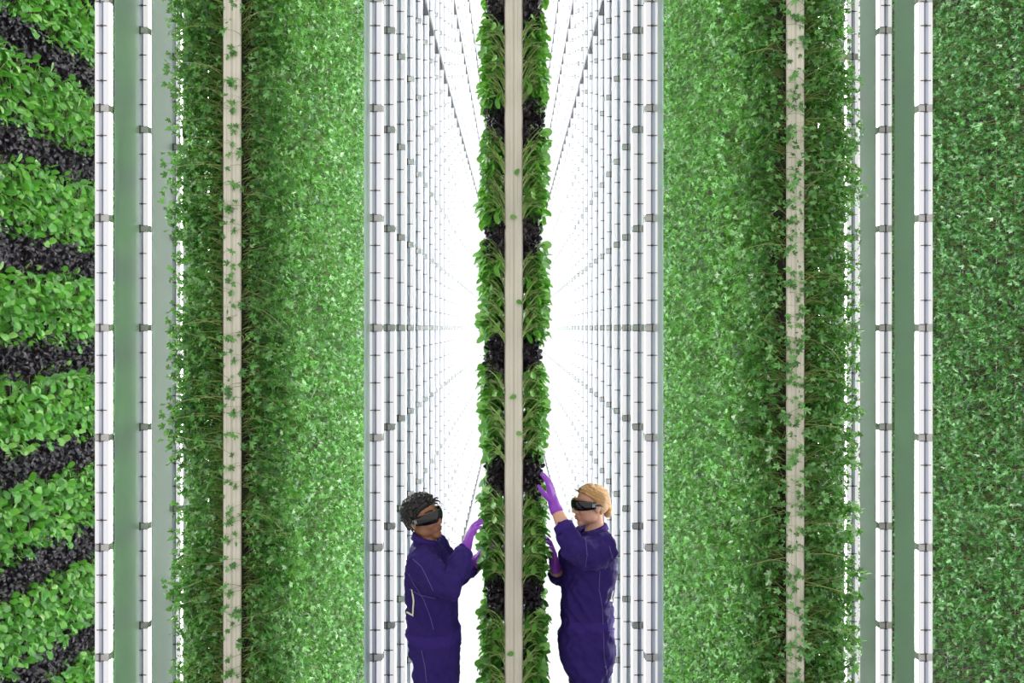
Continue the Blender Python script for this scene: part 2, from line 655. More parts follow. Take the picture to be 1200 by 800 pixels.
def band_ring(parent, name, mat, bvh, z0, z1, cx, cy, off, lift=0.004, waves=60):
    """gathered band round the waist that hugs the cloth."""
    V, F = [], []
    n = 120
    rows = 5
    for r in range(rows):
        z = z0 + (z1 - z0) * r / (rows - 1)
        for j in range(n):
            a = 2 * PI * j / n
            d = Vector((math.cos(a), math.sin(a), 0))
            hit = bvh.ray_cast(Vector((cx, cy, z)) + d * 0.6, -d)
            p = hit[0] if hit[0] is not None else Vector((cx, cy, z)) + d * 0.15
            e = lift * (1 if 0 < r < rows - 1 else 0.1) + 0.0022 * math.sin(waves * a) * (1 if 0 < r < rows - 1 else 0.3)
            V.append(tuple(p + d * e - off))
    for r in range(rows - 1):
        for j in range(n):
            a, b2 = r * n + j, r * n + (j + 1) % n
            F.append((a, b2, b2 + n, a + n))
    me = bpy.data.meshes.new(name)
    me.from_pydata(V, [], F)
    me.polygons.foreach_set('use_smooth', np.ones(len(F), dtype=bool))
    return obj(name, me, mat, parent)


def collar(parent, c, R, rx, ry, h, off, tilt=0.02):
    """stand-up shirt collar, open at the throat."""
    V, F = [], []
    n = 36
    for r, (g, dz) in enumerate(((1.22, -0.012), (1.10, h * 0.55), (1.06, h), (1.16, h * 0.92), (1.36, h * 0.35))):
        for i in range(n + 1):
            a = math.radians(28 + (360 - 56) * i / n)
            p = np.array((rx * g * math.cos(a), ry * g * math.sin(a), dz - tilt * math.cos(a)))
            V.append(tuple(Vector(np.array(c) + np.array(R) @ p) - off))
    for r in range(4):
        for i in range(n):
            a = r * (n + 1) + i
            F.append((a, a + 1, a + n + 2, a + n + 1))
    me = bpy.data.meshes.new('collar')
    me.from_pydata(V, [], F)
    me.polygons.foreach_set('use_smooth', np.ones(len(F), dtype=bool))
    o = obj('collar', me, M['suit_band'], parent)
    md = o.modifiers.new('t', 'SOLIDIFY')
    md.thickness = 0.003
    return o


def cuff(parent, c, d, r, L, mat, off, name='cuff'):
    s = Sculpt()
    c = np.array(c, float)
    d = np.array(d, float)
    d /= np.linalg.norm(d)
    B = basis(d, (0.2, 0.3, 1))
    rings = []
    for t, g in ((-0.5, 1.0), (-0.45, 1.06), (0.4, 1.03), (0.5, 0.98), (0.42, 0.90), (-0.4, 0.90)):
        rings.append([c + d * L * t + r * g * (math.cos(2 * PI * j / 24) * B[1] + math.sin(2 * PI * j / 24) * B[2]) for j in range(24)])
    VF = loft(rings, cap=False)
    me = bpy.data.meshes.new(name)
    me.from_pydata([tuple(Vector(v) - off) for v in VF[0]], [], VF[1])
    me.polygons.foreach_set('use_smooth', np.ones(len(VF[1]), dtype=bool))
    return obj(name, me, mat, parent)


def rot(yaw, pitch, roll):
    return np.array(Matrix.Rotation(math.radians(yaw), 3, 'Z') @ Matrix.Rotation(-math.radians(pitch), 3, 'Y') @ Matrix.Rotation(math.radians(roll), 3, 'X'))


def person(cfg):
    off = Vector((cfg['x'], cfg['y'], 0))
    X0, YC, f = cfg['x'], cfg['y'], cfg['f']
    fem = cfg['female']
    root = empty('person', off)
    tag(root, cfg['label'], 'person')
    R = rot(*cfg['head_rot'])
    # --- body: one continuous skin surface
    b = Sculpt()
    P = head_geo(b, cfg['head'], R, fem)
    nb = cfg['neck']
    b.tube([P((-0.022, 0, -0.035)), P((-0.030, 0, -0.10)), nb], [0.052 - 0.006 * fem, 0.053 - 0.007 * fem, 0.066], k=18)
    b.torso([(z, xc, YC, rx * 0.82, ry * 0.86) for z, xc, rx, ry in cfg['torso']])
    for A in cfg['arms']:
        sh, el, wr = A['sh'], A['el'], A['wr']
        mid = (np.array(el) + np.array(wr)) / 2
        hd = np.array(A['hand_d']) / np.linalg.norm(A['hand_d'])
        sp, sr = A['sleeve']
        b.tube(sp[1:-1] + [sp[-1]], [r * 0.62 for r in sr[1:-1]] + [0.036], k=14)
        b.tube([sp[-1], sp[-1] + (wr - sp[-1]) * 0.35, wr, np.array(wr) + hd * 0.06], [0.036, 0.037, 0.026, 0.012], k=14)
    for s in (-1, 1):
        hx = cfg['hip_x']
        b.tube([(hx, YC + s * 0.085, 0.90), (hx - f * 0.0, YC + s * 0.095, 0.50), (hx - f * 0.02, YC + s * 0.10, 0.10)], [0.085, 0.055, 0.038], k=14)
        b.tube([(hx - f * 0.05, YC + s * 0.10, 0.045), (hx + f * 0.12, YC + s * 0.11, 0.035)], [0.036, 0.030], k=12)
    me = shift(b.remesh(0.0062, 3), off)
    obj('body', me, cfg['skin'], root)
    # lips
    lp = Sculpt()
    lp.ellipsoid(P((0.0905, 0, -0.0565)), np.array((0.0115, 0.021, 0.0050)) * 1.0, R)
    lp.ellipsoid(P((0.0875, 0, -0.0675)), np.array((0.0115, 0.018, 0.0060)) * 1.0, R)
    ml = bpy.data.meshes.new('lips')
    ml.from_pydata([tuple(Vector(v) - off) for v in lp.V], [], lp.F)
    obj('lips', ml, cfg['lips'], root)
    # brows
    br = Sculpt()
    for s in (-1, 1):
        br.tube([P((0.090, s * 0.014, 0.046)), P((0.086, s * 0.034, 0.051)), P((0.070, s * 0.052, 0.046))], [0.0042, 0.0042, 0.003], k=8)
    mb = bpy.data.meshes.new('eyebrows')
    mb.from_pydata([tuple(Vector(v) - off) for v in br.V], [], br.F)
    obj('eyebrows', mb, cfg['hair'], root)
    # --- coverall
    c = Sculpt()
    c.torso([(z, xc, YC, rx, ry) for z, xc, rx, ry in cfg['torso']])
    for A in cfg['arms']:
        pts, rad = A['sleeve']
        c.tube(pts, rad, k=18)
    for s in (-1, 1):
        hx = cfg['hip_x']
        c.tube([(hx, YC + s * 0.080, 0.90), (hx, YC + s * 0.090, 0.72), (hx, YC + s * 0.095, 0.50), (hx - f * 0.02, YC + s * 0.10, 0.13)], [0.118, 0.108, 0.088, 0.080], k=20)
    suit = c.remesh(0.0095, 4, cloth_fold)
    bvh = BVHTree.FromPolygons([v.co.copy() for v in suit.vertices], [tuple(p.vertices) for p in suit.polygons])
    su = obj('coverall', shift(suit, off), M['suit'], root)
    wb = cfg['waist']
    band_ring(su, 'waistband', M['suit_band'], bvh, wb - 0.026, wb + 0.026, cfg['waist_x'], YC, off)
    collar(su, cfg['collar'], rot(cfg['face'], 0, 0), 0.058, 0.062, 0.045, off)
    for pts in cfg['seams']:
        surface_strip(su, 'seam', M['seam'], bvh, pts, 0.0036, off)
    for pts in cfg['print']:
        surface_strip(su, 'back_print', M['print'], bvh, pts, 0.009, off, lift=0.004)
    for pts in cfg.get('pocket', ()):
        surface_strip(su, 'pocket_edge', M['suit_band'], bvh, pts, 0.014, off, lift=0.005, thick=0.004)
    for A in cfg['arms']:
        if A.get('cuff'):
            cuff(su, A['cuff'][0], A['cuff'][1], A['cuff'][2], 0.045, M['suit_band'], off)
    # --- gloves
    for A in cfg['arms']:
        g = Sculpt()
        d = np.array(A['hand_d'], float)
        d /= np.linalg.norm(d)
        w = np.array(A['wr'])
        hand(g, w, A['hand_d'], A['palm'], A['thumb'], A.get('curl', (0.25, 0.35, 0.3)), 1.06)
        fa = w - np.array(A['el'])
        fa /= np.linalg.norm(fa)
        g.tube([w - fa * 0.045, w - fa * 0.01, w + d * 0.03], [0.036, 0.032, 0.028], k=16)
        obj('glove', shift(g.remesh(0.0036, 2), off), M['glove'], root)
    # --- head wear
    goggles(root, P, off)
    # --- boots
    for s in (-1, 1):
        bt = Sculpt()
        hx = cfg['hip_x'] - f * 0.02
        yy = YC + s * 0.10
        bt.tube([(hx, yy, 0.16), (hx, yy, 0.06)], [0.062, 0.056], k=16)
        bt.tube([(hx - f * 0.03, yy, 0.05), (hx + f * 0.08, yy, 0.05), (hx + f * 0.17, yy, 0.04)], [0.048, 0.048, 0.038], k=16)
        m2 = bt.remesh(0.009, 3)
        for v in m2.vertices:
            v.co.z = max(v.co.z, 0.002)
        obj('boot', shift(m2, off), M['boot'], root)
    # --- hair
    if not fem:
        hr = obj('hair', hair_cap(P, off, False, 0.017), cfg['hair'], root)
        g = Geo()
        rr = random.Random(3)
        for i in range(420):
            th, ph = rr.uniform(0, 2 * PI), math.acos(rr.uniform(-0.75, 1))
            p = skull_point(th, ph, 1.0)
            if p[2] < hairline(p[0], False) + 0.006:
                continue
            nrm = (p - np.array((-0.014, 0, 0.02)))
            nrm /= np.linalg.norm(nrm)
            tg = np.cross(nrm, (rr.uniform(-1, 1), rr.uniform(-1, 1), rr.uniform(-1, 1)))
            tg /= np.linalg.norm(tg)
            fr = 0.012 * max(0.0, min(1.0, (p[0] + 0.02) / 0.07))
            q0 = p + nrm * (0.006 + fr)
            L = rr.uniform(0.018, 0.034)
            q1 = q0 + nrm * 0.012 + tg * L * 0.45
            q2 = q0 + nrm * 0.013 + tg * L * 0.85
            q3 = q0 + nrm * 0.004 + tg * L * 1.0
            Vt, Tt = ribbon_tube([P(q0), P(q1), P(q2), P(q3)], 0.0058, 0.002, k=5)
            g.add(Vt - np.array(off), Tt, 0.5)
        obj('curls', g.mesh('curls', cfg['hair']), None, hr)
    else:
        hr = obj('hair', hair_cap(P, off, True, 0.010), cfg['hair'], root)
        g = Geo()
        rr = random.Random(5)
        bun = np.array((-0.112, 0, -0.038))
        for i in range(150):                       # strands swept back to the knot
            th = rr.uniform(0, 2 * PI)
            x0 = rr.uniform(-0.03, 0.075)
            pts = []
            s = rr.choice((-1, 1))
            ph0 = rr.uniform(0.05, 1.25)
            for t in np.linspace(0, 1, 8):
                ang = math.radians(20 + 150 * t) if ph0 > 0.5 else math.radians(10 + 165 * t)
                ph = ph0 + (1.95 - ph0) * t ** 1.4
                p = skull_point(s * ang, ph, 1.135 + 0.012 * math.sin(9 * t + i))
                if p[2] < hairline(p[0], True) + 0.004:
                    p[2] = hairline(p[0], True) + 0.006
                pts.append(P(p * (1 - 0.25 * t ** 6) + bun * 0.25 * t ** 6))
            Vt, Tt = ribbon_tube(pts, 0.0026, 0.0022, k=4)
            g.add(Vt - np.array(off), Tt, 0.5)
        obj('strands', g.mesh('strands', cfg['hair']), None, hr)
        bs = Sculpt()
        for i in range(5):
            a0 = 2 * PI * i / 5
            pts = [P(bun + np.array((0.010 * math.sin(2 * t + a0), 0.026 * math.cos(t + a0), 0.026 * math.sin(t + a0)))) for t in np.linspace(0, 3.6, 10)]
            bs.tube(pts, [0.012 + 0.004 * math.sin(PI * k2 / 9) for k2 in range(10)], k=10)
        bs.ellipsoid(P(bun), (0.026, 0.026, 0.028), R)
        obj('hair_knot', shift(bs.remesh(0.0035, 2), off), cfg['hair'], hr)
    return root


V3 = lambda *a: np.array(a, float)
px_ = lambda x, y, Y: np.array(px(x, y, Y))

# man on the left of the middle tower, turned towards it
man_sh, man_el, man_wr = V3(-0.475, 4.365, 1.415), V3(-0.318, 4.25, 1.315), V3(-0.250, 4.43, 1.475)
man_lsh, man_lel, man_lwr = V3(-0.44, 4.735, 1.41), V3(-0.315, 4.80, 1.19), V3(-0.215, 4.73, 1.32)
person(dict(
    x=-0.435, y=4.55, f=1, female=False, face=0, skin=M['skin_brown'], lips=M['lip_brown'], hair=M['hair_black'],
    label='person with short black curly hair, dark goggles and indigo coverall, reaching to the plants',
    head=px_(496.5, 606.5, 4.55), head_rot=(-36, 8, 13), neck=(-0.470, 4.55, 1.47),
    torso=[(0.80, -0.410, 0.105, 0.17), (0.90, -0.420, 0.130, 0.185), (1.00, -0.426, 0.136, 0.172), (1.08, -0.430, 0.130, 0.165), (1.18, -0.438, 0.130, 0.180), (1.29, -0.448, 0.126, 0.200),
           (1.38, -0.458, 0.108, 0.205), (1.43, -0.464, 0.088, 0.165), (1.465, -0.467, 0.070, 0.100), (1.49, -0.466, 0.056, 0.062)],
    hip_x=-0.413, waist=1.005, waist_x=-0.43, collar=(-0.468, 4.55, 1.465),
    arms=[dict(sh=man_sh, el=man_el, wr=man_wr, hand_d=(0.055, 0.06, 0.16), palm=(0.9, 0.25, -0.3), thumb=1, curl=(0.2, 0.3, 0.25),
               sleeve=([man_sh + V3(0.0, 0.06, 0.0), man_sh, man_sh * 0.5 + man_el * 0.5 + V3(0, 0, -0.012), man_el, man_el * 0.45 + man_wr * 0.55, man_wr - V3(0.012, 0.03, 0.022)],
                       [0.078, 0.082, 0.080, 0.074, 0.064, 0.052]), cuff=(man_wr - V3(0.014, 0.035, 0.026), man_wr - man_el, 0.050)),
          dict(sh=man_lsh, el=man_lel, wr=man_lwr, hand_d=(0.06, -0.02, 0.10), palm=(0.9, 0, -0.5), thumb=-1,
               sleeve=([man_lsh - V3(0, 0.06, 0), man_lsh, man_lel, man_lwr - V3(0.02, -0.015, 0.025)], [0.078, 0.078, 0.066, 0.050]), cuff=(man_lwr - V3(0.02, -0.015, 0.025), man_lwr - man_lel, 0.050))],
    seams=[[(479, 672), (485, 684), (497, 703), (504, 722), (508, 737)], [(480, 690), (492, 697), (510, 701)], [(484, 655), (494, 664), (503, 682), (508, 692)], [(494, 762), (498, 780), (500, 799)]],
    print=[[(483, 690), (485, 704), (484, 720)], [(477, 717), (481, 719), (485, 721)]],
))

# woman on the right of the tower, one hand raised into the leaves
w_sh, w_el, w_wr = V3(0.462, 4.565, 1.445), V3(0.298, 4.46, 1.50), px_(648.5, 590, 4.56)
w_rsh, w_rel, w_rwr = V3(0.43, 4.935, 1.42), V3(0.262, 4.93, 1.165), px_(649.5, 661, 4.82)
person(dict(
    x=0.420, y=4.75, f=-1, female=True, face=180, skin=M['skin_fair'], lips=M['lip_fair'], hair=M['hair_blond'],
    label='person with fair hair in a knot, dark goggles and indigo coverall, one arm raised',
    head=px_(692, 592, 4.75), head_rot=(201, 0, 2), neck=(0.452, 4.75, 1.465),
    torso=[(0.72, 0.418, 0.130, 0.17), (0.80, 0.408, 0.150, 0.19), (0.90, 0.406, 0.152, 0.190), (1.00, 0.408, 0.141, 0.165), (1.08, 0.407, 0.138, 0.160), (1.18, 0.412, 0.140, 0.172), (1.29, 0.430, 0.138, 0.185),
           (1.38, 0.445, 0.116, 0.188), (1.43, 0.450, 0.092, 0.150), (1.465, 0.450, 0.070, 0.095), (1.49, 0.448, 0.055, 0.060)],
    hip_x=0.418, waist=1.005, waist_x=0.408, collar=(0.448, 4.75, 1.468),
    arms=[dict(sh=w_sh, el=w_el, wr=w_wr, hand_d=(-0.028, 0.035, 0.16), palm=(-0.9, 0.35, -0.1), thumb=1, curl=(0.12, 0.25, 0.25),
               sleeve=([w_sh + V3(0.0, 0.07, -0.01), w_sh + V3(0.01, 0, -0.01), w_sh * 0.5 + w_el * 0.5 + V3(0.01, 0, -0.045), w_el + V3(0.015, 0, -0.03), w_el + (w_wr - w_el) * 0.32],
                       [0.088, 0.092, 0.088, 0.070, 0.052]), cuff=(w_el + (w_wr - w_el) * 0.36, w_wr - w_el, 0.052)),
          dict(sh=w_rsh, el=w_rel, wr=w_rwr, hand_d=(-0.012, -0.03, 0.15), palm=(-0.9, -0.2, -0.1), thumb=-1, curl=(0.2, 0.3, 0.3),
               sleeve=([w_rsh - V3(0, 0.07, 0), w_rsh, w_rsh * 0.4 + w_rel * 0.6, w_rel + V3(0, -0.01, 0), w_rel + (w_rwr - w_rel) * 0.30], [0.082, 0.082, 0.078, 0.066, 0.050]), cuff=(w_rel + (w_rwr - w_rel) * 0.34, w_rwr - w_rel, 0.050))],
    seams=[[(703, 668), (702, 690), (706, 712), (707, 735), (708, 770), (713, 799)], [(686, 630), (688, 650), (686, 664)], [(714, 640), (718, 655)]],
    print=[[(718, 692), (716, 700), (717, 704)], [(714, 703), (719, 704)]],
    pocket=[[(708, 740), (714, 740), (719, 737)]],
))

# low white work platforms the two people stand on (below the frame)
for sx, who in ((-1, 'man'), (1, 'woman')):
    t = empty('work_platform', (0.43 * sx, 4.62, FLOOR))
    tag(t, f'low white work platform under the feet of the {who}', 'platform')
    obj('deck', Box().box(-0.24, 0.24, -0.45, 0.45, 0.41, 0.45).mesh('deck', M['white'], bevel=0.004), None, t)
    lg = Box().box(-0.02, 0.02, -0.02, 0.02, 0.0, 0.41).mesh('leg', M['rail'])
    for ax in (-0.21, 0.21):
        for ay in (-0.42, 0.42):
            obj('leg', lg, None, t, (ax, ay, 0))

ORD = ['foremost', 'second', 'third', 'fourth', 'fifth', 'sixth', 'seventh', 'eighth', 'ninth', 'tenth', 'eleventh', 'twelfth', 'thirteenth', 'fourteenth', 'fifteenth',
       'sixteenth', 'seventeenth', 'eighteenth', 'nineteenth', 'twentieth'] + ['twenty-' + w for w in ('first', 'second', 'third', 'fourth', 'fifth', 'sixth', 'seventh', 'eighth', 'ninth')] + ['thirtieth', 'thirty-first', 'thirty-second', 'thirty-third']


def level(z):
    for lim, t in ((0.85, 'at thigh height'), (1.15, 'at waist height'), (1.48, 'at chest height'), (1.80, 'at head height'), (2.3, 'just above head height'),
                   (2.9, 'an arm above head height'), (3.6, 'far above head height'), (99, 'topmost in the wall')):
        if z < lim:
            return t


# ------------------------------------------------------------------ LED light walls
LED_Y, LED_PITCH, LED_TOP = 4.8, 0.5145, 9.2
JOINT = 0.6145
JPH = CAM_Z % JOINT - JOINT               # a joint row lies exactly at camera height
z_joints = [JPH + JOINT * i for i in range(int((LED_TOP - JPH) / JOINT) + 1)]
z_joints = [z for z in z_joints if z > FLOOR + 0.05]
J_HALF = 0.022


def led_parts(sgn):
    """meshes of one light column; sgn = -1 for the columns left of the middle aisle, +1 right."""
    ca = 0.010
    # wide and narrow lit strips either side of a channel
    wide = (0.006, 0.033) if sgn < 0 else (-0.033, -0.006)
    narrow = (-0.033, -0.017) if sgn < 0 else (0.017, 0.033)

    def strip(x0, x1):
        c = 0.005
        return [(x0, -0.018), (x0 + c, -0.024), (x1 - c, -0.024), (x1, -0.018), (x1, 0.018), (x1 - c, 0.024), (x0 + c, 0.024), (x0, 0.018)]
    z0, z1 = J_HALF, JOINT - J_HALF
    sg = Box().prism(strip(*wide), z0, z1).prism(strip(*narrow), z0, z1)
    for sx in (-1, 1):
        for ya in (-0.0235, 0.0205):
            xa, xb = sorted((sx * 0.030, sx * 0.0395))
            sg.box(xa, xb, ya, ya + 0.003, z0, z1)
    seg = sg.mesh('light_segment', M['led'])
    emit = Box().box(-0.0345, -0.0332, -0.019, 0.019, z0, z1).box(0.0332, 0.0345, -0.019, 0.019, z0, z1).mesh('emitter_strip', M['emitter'])
    lo, hi = (narrow[1], wide[0]) if sgn < 0 else (wide[1], narrow[0])
    chan = Box().box(lo - 0.001, hi + 0.001, -0.020, 0.020, FLOOR + 0.03, LED_TOP).mesh('channel', M['channel'])
    wx = hi - 0.004 if sgn < 0 else lo + 0.004
    wire = Box().box(wx - 0.0022, wx + 0.0022, -0.0235, -0.0205, FLOOR + 0.03, LED_TOP).mesh('cable', M['wire'])
    cl = Box().box(-0.0395, 0.0395, -0.0245, 0.0245, -J_HALF, J_HALF)
    clamp = cl.mesh('joint_clamp', M['clamp'], bevel=0.002)
    bd = Box()
    for zz in (-J_HALF + 0.003, J_HALF - 0.003):
        bd.box(-0.030, 0.012, -0.028, -0.0255 + 0.002, zz - 0.0018, zz + 0.0018)
    bd.box(lo + 0.002, lo + 0.010, -0.030, -0.0235, -J_HALF - 0.003, J_HALF + 0.003)
    band = bd.mesh('clamp_band', M['clamp_dark'])
    tk = Box().box(-0.028, 0.028, -0.0285, -0.0238, -0.0022, 0.0022)
    tk.box(wx - 0.006, wx + 0.006, -0.032, -0.0238, -0.005, 0.005)
    clip = tk.mesh('clip', M['clip'])
    return dict(seg=seg, emit=emit, chan=chan, wire=wire, clamp=clamp, band=band, clip=clip)


def join_meshes(name, items, mat):
    """items: list of (mesh, z offset) -> one mesh"""
    vs_, fs = [], []
    for me, dz in items:
        n = len(vs_)
        vs_ += [(v.co.x, v.co.y, v.co.z + dz) for v in me.vertices]
        fs += [tuple(n + i for i in p.vertices) for p in me.polygons]
    out = bpy.data.meshes.new(name)
    out.from_pydata(vs_, [], fs)
    out.materials.append(mat)
    out.update()
    return out


LEDP = {-1: led_parts(-1), 1: led_parts(1)}
Z_MIN_VIEW, Z_MAX_VIEW = 0.5, 4.8
seg_z = [z_joints[0] - JOINT] + z_joints
tick_z = []
for zj in seg_z:
    tick_z += [zj + JOINT * k / 4 for k in (1, 2, 3)]
tick_z = [z for z in tick_z if FLOOR + 0.05 < z < LED_TOP]
for s in (-1, 1):
    P = LEDP[s]
    jz = [z for z in z_joints]
    sz = [z for z in seg_z if z + JOINT < LED_TOP + 0.3 and z > FLOOR - 0.02]
    P['seg_all'] = join_meshes('light_segments', [(P['seg'], z) for z in sz], M['led'])
    P['emit_all'] = join_meshes('emitter_strips', [(P['emit'], z) for z in sz], M['emitter'])
    P['clamp_all'] = join_meshes('joint_clamps', [(P['clamp'], z) for z in jz], M['clamp'])
    P['band_all'] = join_meshes('clamp_bands', [(P['band'], z) for z in jz], M['clamp_dark'])
    P['clip_all'] = join_meshes('clips', [(P['clip'], z) for z in tick_z], M['clip'])
    P['jz'], P['sz'] = jz, sz
    out_f = lambda z: z < Z_MIN_VIEW - 0.4 or z > Z_MAX_VIEW + 0.2
    P['jz_in'] = [z for z in jz if not out_f(z)]
    P['sz_in'] = [z for z in sz if not out_f(z)]
    P['tz_in'] = [z for z in tick_z if not out_f(z)]
    P['seg_out'] = join_meshes('light_segments', [(P['seg'], z) for z in sz if out_f(z)], M['led'])
    P['clamp_out'] = join_meshes('joint_clamps', [(P['clamp'], z) for z in jz if out_f(z)], M['clamp'])

PANEL = {
    'far': Box().box(-0.002, 0.002, 0.15, LED_PITCH - 0.045, FLOOR + 0.03, LED_TOP).mesh('frosted_panel', M['acrylic']),
    'inner': Box().box(-0.002, 0.002, 0.03, LED_PITCH - 0.03, FLOOR + 0.03, LED_TOP).mesh('frosted_panel', M['acrylic']),
    'near': Box().box(-0.002, 0.002, 0.035, 0.36, FLOOR + 0.03, LED_TOP).mesh('frosted_panel', M['acrylic']),
    'end': Box().box(-0.002, 0.002, -0.20, -0.03, FLOOR + 0.03, LED_TOP).mesh('end_panel', M['acrylic']),
}
PANEL_X = {'far': 0.010, 'inner': 0.030, 'near': 0.0}


def led_column(x, i, sgn, panel, label, group, detailed, end=False):
    P = LEDP[sgn]
    t = empty('led_grow_light', (x, LED_Y + LED_PITCH * i, 0))
    tag(t, label, 'grow light', group)
    tag(obj('emitter_strips', P['emit_all'], None, t), None, kind='stuff')
    ch = obj('channel', P['chan'], None, t)
    obj('cable', P['wire'], None, ch)
    if detailed:
        for z in P['sz_in']:
            obj('light_segment', P['seg'], None, t, (0, 0, z))
        tag(obj('light_segments', P['seg_out'], None, t), None, kind='stuff')
        for z in P['jz_in']:
            c = obj('joint_clamp', P['clamp'], None, t, (0, 0, z))
            obj('clamp_band', P['band'], None, c)
        tag(obj('joint_clamps', P['clamp_out'], None, t), None, kind='stuff')
        for z in P['tz_in']:
            obj('clip', P['clip'], None, t, (0, 0, z))
    else:
        tag(obj('light_segments', P['seg_all'], None, t), None, kind='stuff')
        c = tag(obj('joint_clamps', P['clamp_all'], None, t), None, kind='stuff')
        tag(obj('clamp_bands', P['band_all'], None, c), None, kind='stuff')
        tag(obj('clips', P['clip_all'], None, t), None, kind='stuff')
    obj('frosted_panel', PANEL[panel], None, t, (PANEL_X[panel] * sgn, 0, 0))
    if end:
        obj('end_panel', PANEL['end'], None, t, (0.030 * sgn, 0, 0))
    return t


X_IN, X_OUT, X_T = 0.775, 2.305, 1.536
for i in range(33):
    for s in (-1, 1):
        who = 'man' if s < 0 else 'woman'
        lb = f'{ORD[i]} white LED light column, from the open end, behind the {who}'
        g = f'light columns behind the {who}'
        led_column(X_IN * s, i, s, 'inner', lb, g, i < 4, end=(i == 0))
for i in range(11):
    la = f'{ORD[i]} LED light column, from the open end, beside the striped plants'
    lb = f'{ORD[i]} LED light column, from the open end, beside the dense herb wall'
    ga, gb = 'light columns by the striped plants', 'light columns by the dense herb wall'
    led_column(-X_OUT, i, -1, 'far', la, ga, i < 4)
    led_column(X_OUT, i, 1, 'near', lb, gb, i < 4)

# rails that tie the columns together
for s in (-1, 1):
    who = 'man' if s < 0 else 'woman'
    for zz, h, nm in ((5.33, 0.022, 'main'), (6.65, 0.016, 'upper'), (8.0, 0.016, 'top')):
        x = X_IN * s
        me = Box().box(x - 0.045, x + 0.045, LED_Y - 0.05, LED_Y + LED_PITCH * 33, zz - h, zz + h).mesh('light_rail', M['rail'])
        r = obj('light_rail', me)
        tag(r, f'{nm} grey rail running along the light wall behind the {who}', 'rail')
    me = Box().box(X_IN * s - 0.05, X_IN * s + 0.05, LED_Y - 0.05, LED_Y + LED_PITCH * 33, FLOOR, FLOOR + 0.03).mesh('base_track', M['rail'])
    r = obj('base_track', me)
    tag(r, f'grey floor track under the light wall behind the {who}', 'rail')
    blk = Box().box(-0.006, 0.006, -0.035, 0.035, -0.012, 0.012).mesh('track_block', M['clamp'])
    for i in range(33):
        obj('track_block', blk, None, r, (X_IN * s - 0.055 * s, LED_Y + LED_PITCH * (i + 0.5), FLOOR + 0.018))
    me = Box().box(X_OUT * s - 0.05, X_OUT * s + 0.05, LED_Y - 0.05, LED_Y + LED_PITCH * 11, FLOOR, FLOOR + 0.03).mesh('base_track', M['rail'])
    side = 'striped plants' if s < 0 else 'dense herb wall'
    tag(obj('base_track', me), f'grey floor track under the light row by the {side}', 'rail')

# ------------------------------------------------------------------ plants
TOWER_Y, POST_W, POST_D = 4.65, 0.098, 0.199
ROW_Y = TOWER_Y + 0.06
TP = 0.20                          # spacing of the towers along a row


def spoon_leaf(L, W, droop, fold):
    """leaf along +x from the origin, normal +z, 16 triangles."""
    rows = [(0.0, 0.0), (0.15, 0.48), (0.45, 0.95), (0.74, 1.0), (0.93, 0.62), (1.0, 0.0)]
    V, idx = [], []
    for t, w in rows:
        x = L * t
        z = -droop * L * t * t
        if w == 0:
            idx.append([len(V)])
            V.append((x, 0, z))
        else:
            idx.append([len(V), len(V) + 1, len(V) + 2])
            hw = W * 0.5 * w
            V += [(x, -hw, z + fold * hw), (x, 0, z), (x, hw, z + fold * hw)]
    T = []
    a = idx[0][0]
    r = idx[1]
    T += [(a, r[0], r[1]), (a, r[1], r[2])]
    for i in (1, 2, 3):
        p, q = idx[i], idx[i + 1]
        for j in (0, 1):
            T += [(p[j], q[j], q[j + 1]), (p[j], q[j + 1], p[j + 1])]
    r, a = idx[4], idx[5][0]
    T += [(r[0], a, r[1]), (r[1], a, r[2])]
    return np.array(V), np.array(T)


def lobed_leaf(S, rs, fine=True):
    """three-part lobed herb leaf along +x, normal +z."""
    outl = []
    lobes = [(-95, 0.55), (-48, 0.78), (0, 1.0), (48, 0.78), (95, 0.55)]
    for k, (a, r) in enumerate(lobes):
        a = math.radians(a + rs.uniform(-8, 8))
        r *= rs.uniform(0.85, 1.12)
        w = 0.24
        if fine:
            outl += [(0.72 * r, a - w), (r, a), (0.72 * r, a + w)]
        else:
            outl += [(r, a - 0.10)]
        if k < 4:
            a2 = math.radians((lobes[k][0] + lobes[k + 1][0]) / 2)
            outl.append((0.30, a2))
    V = [(0.0, 0.0, 0.0)]
    for r, a in outl:
        V.append((S * (0.12 + r * math.cos(a)) * 0.62, S * r * math.sin(a) * 0.62, S * rs.uniform(-0.10, 0.10) - S * 0.14 * r * r))
    T = [(0, i, i + 1) for i in range(1, len(V) - 1)]
    return np.array(V), np.array(T)


def place(V, origin, d, up):
    return V @ basis(d, up) + np.asarray(origin)


def curve(p0, p1, sag, n=5):
    p0, p1 = np.asarray(p0, float), np.asarray(p1, float)
    t = np.linspace(0, 1, n)[:, None]
    return p0 + (p1 - p0) * t + np.asarray(sag) * (4 * t * (1 - t))


class PlantKind:
    def __init__(s):
        s.leaves = []     # (V, T, tint) one per leaf
        s.stems = Geo()

    def foliage(s, skip=0):
        g = Geo()
        for V, T, c in s.leaves[skip:]:
            g.add(V, T, c)
        return g


def rnd(a, b):
    return random.uniform(a, b)


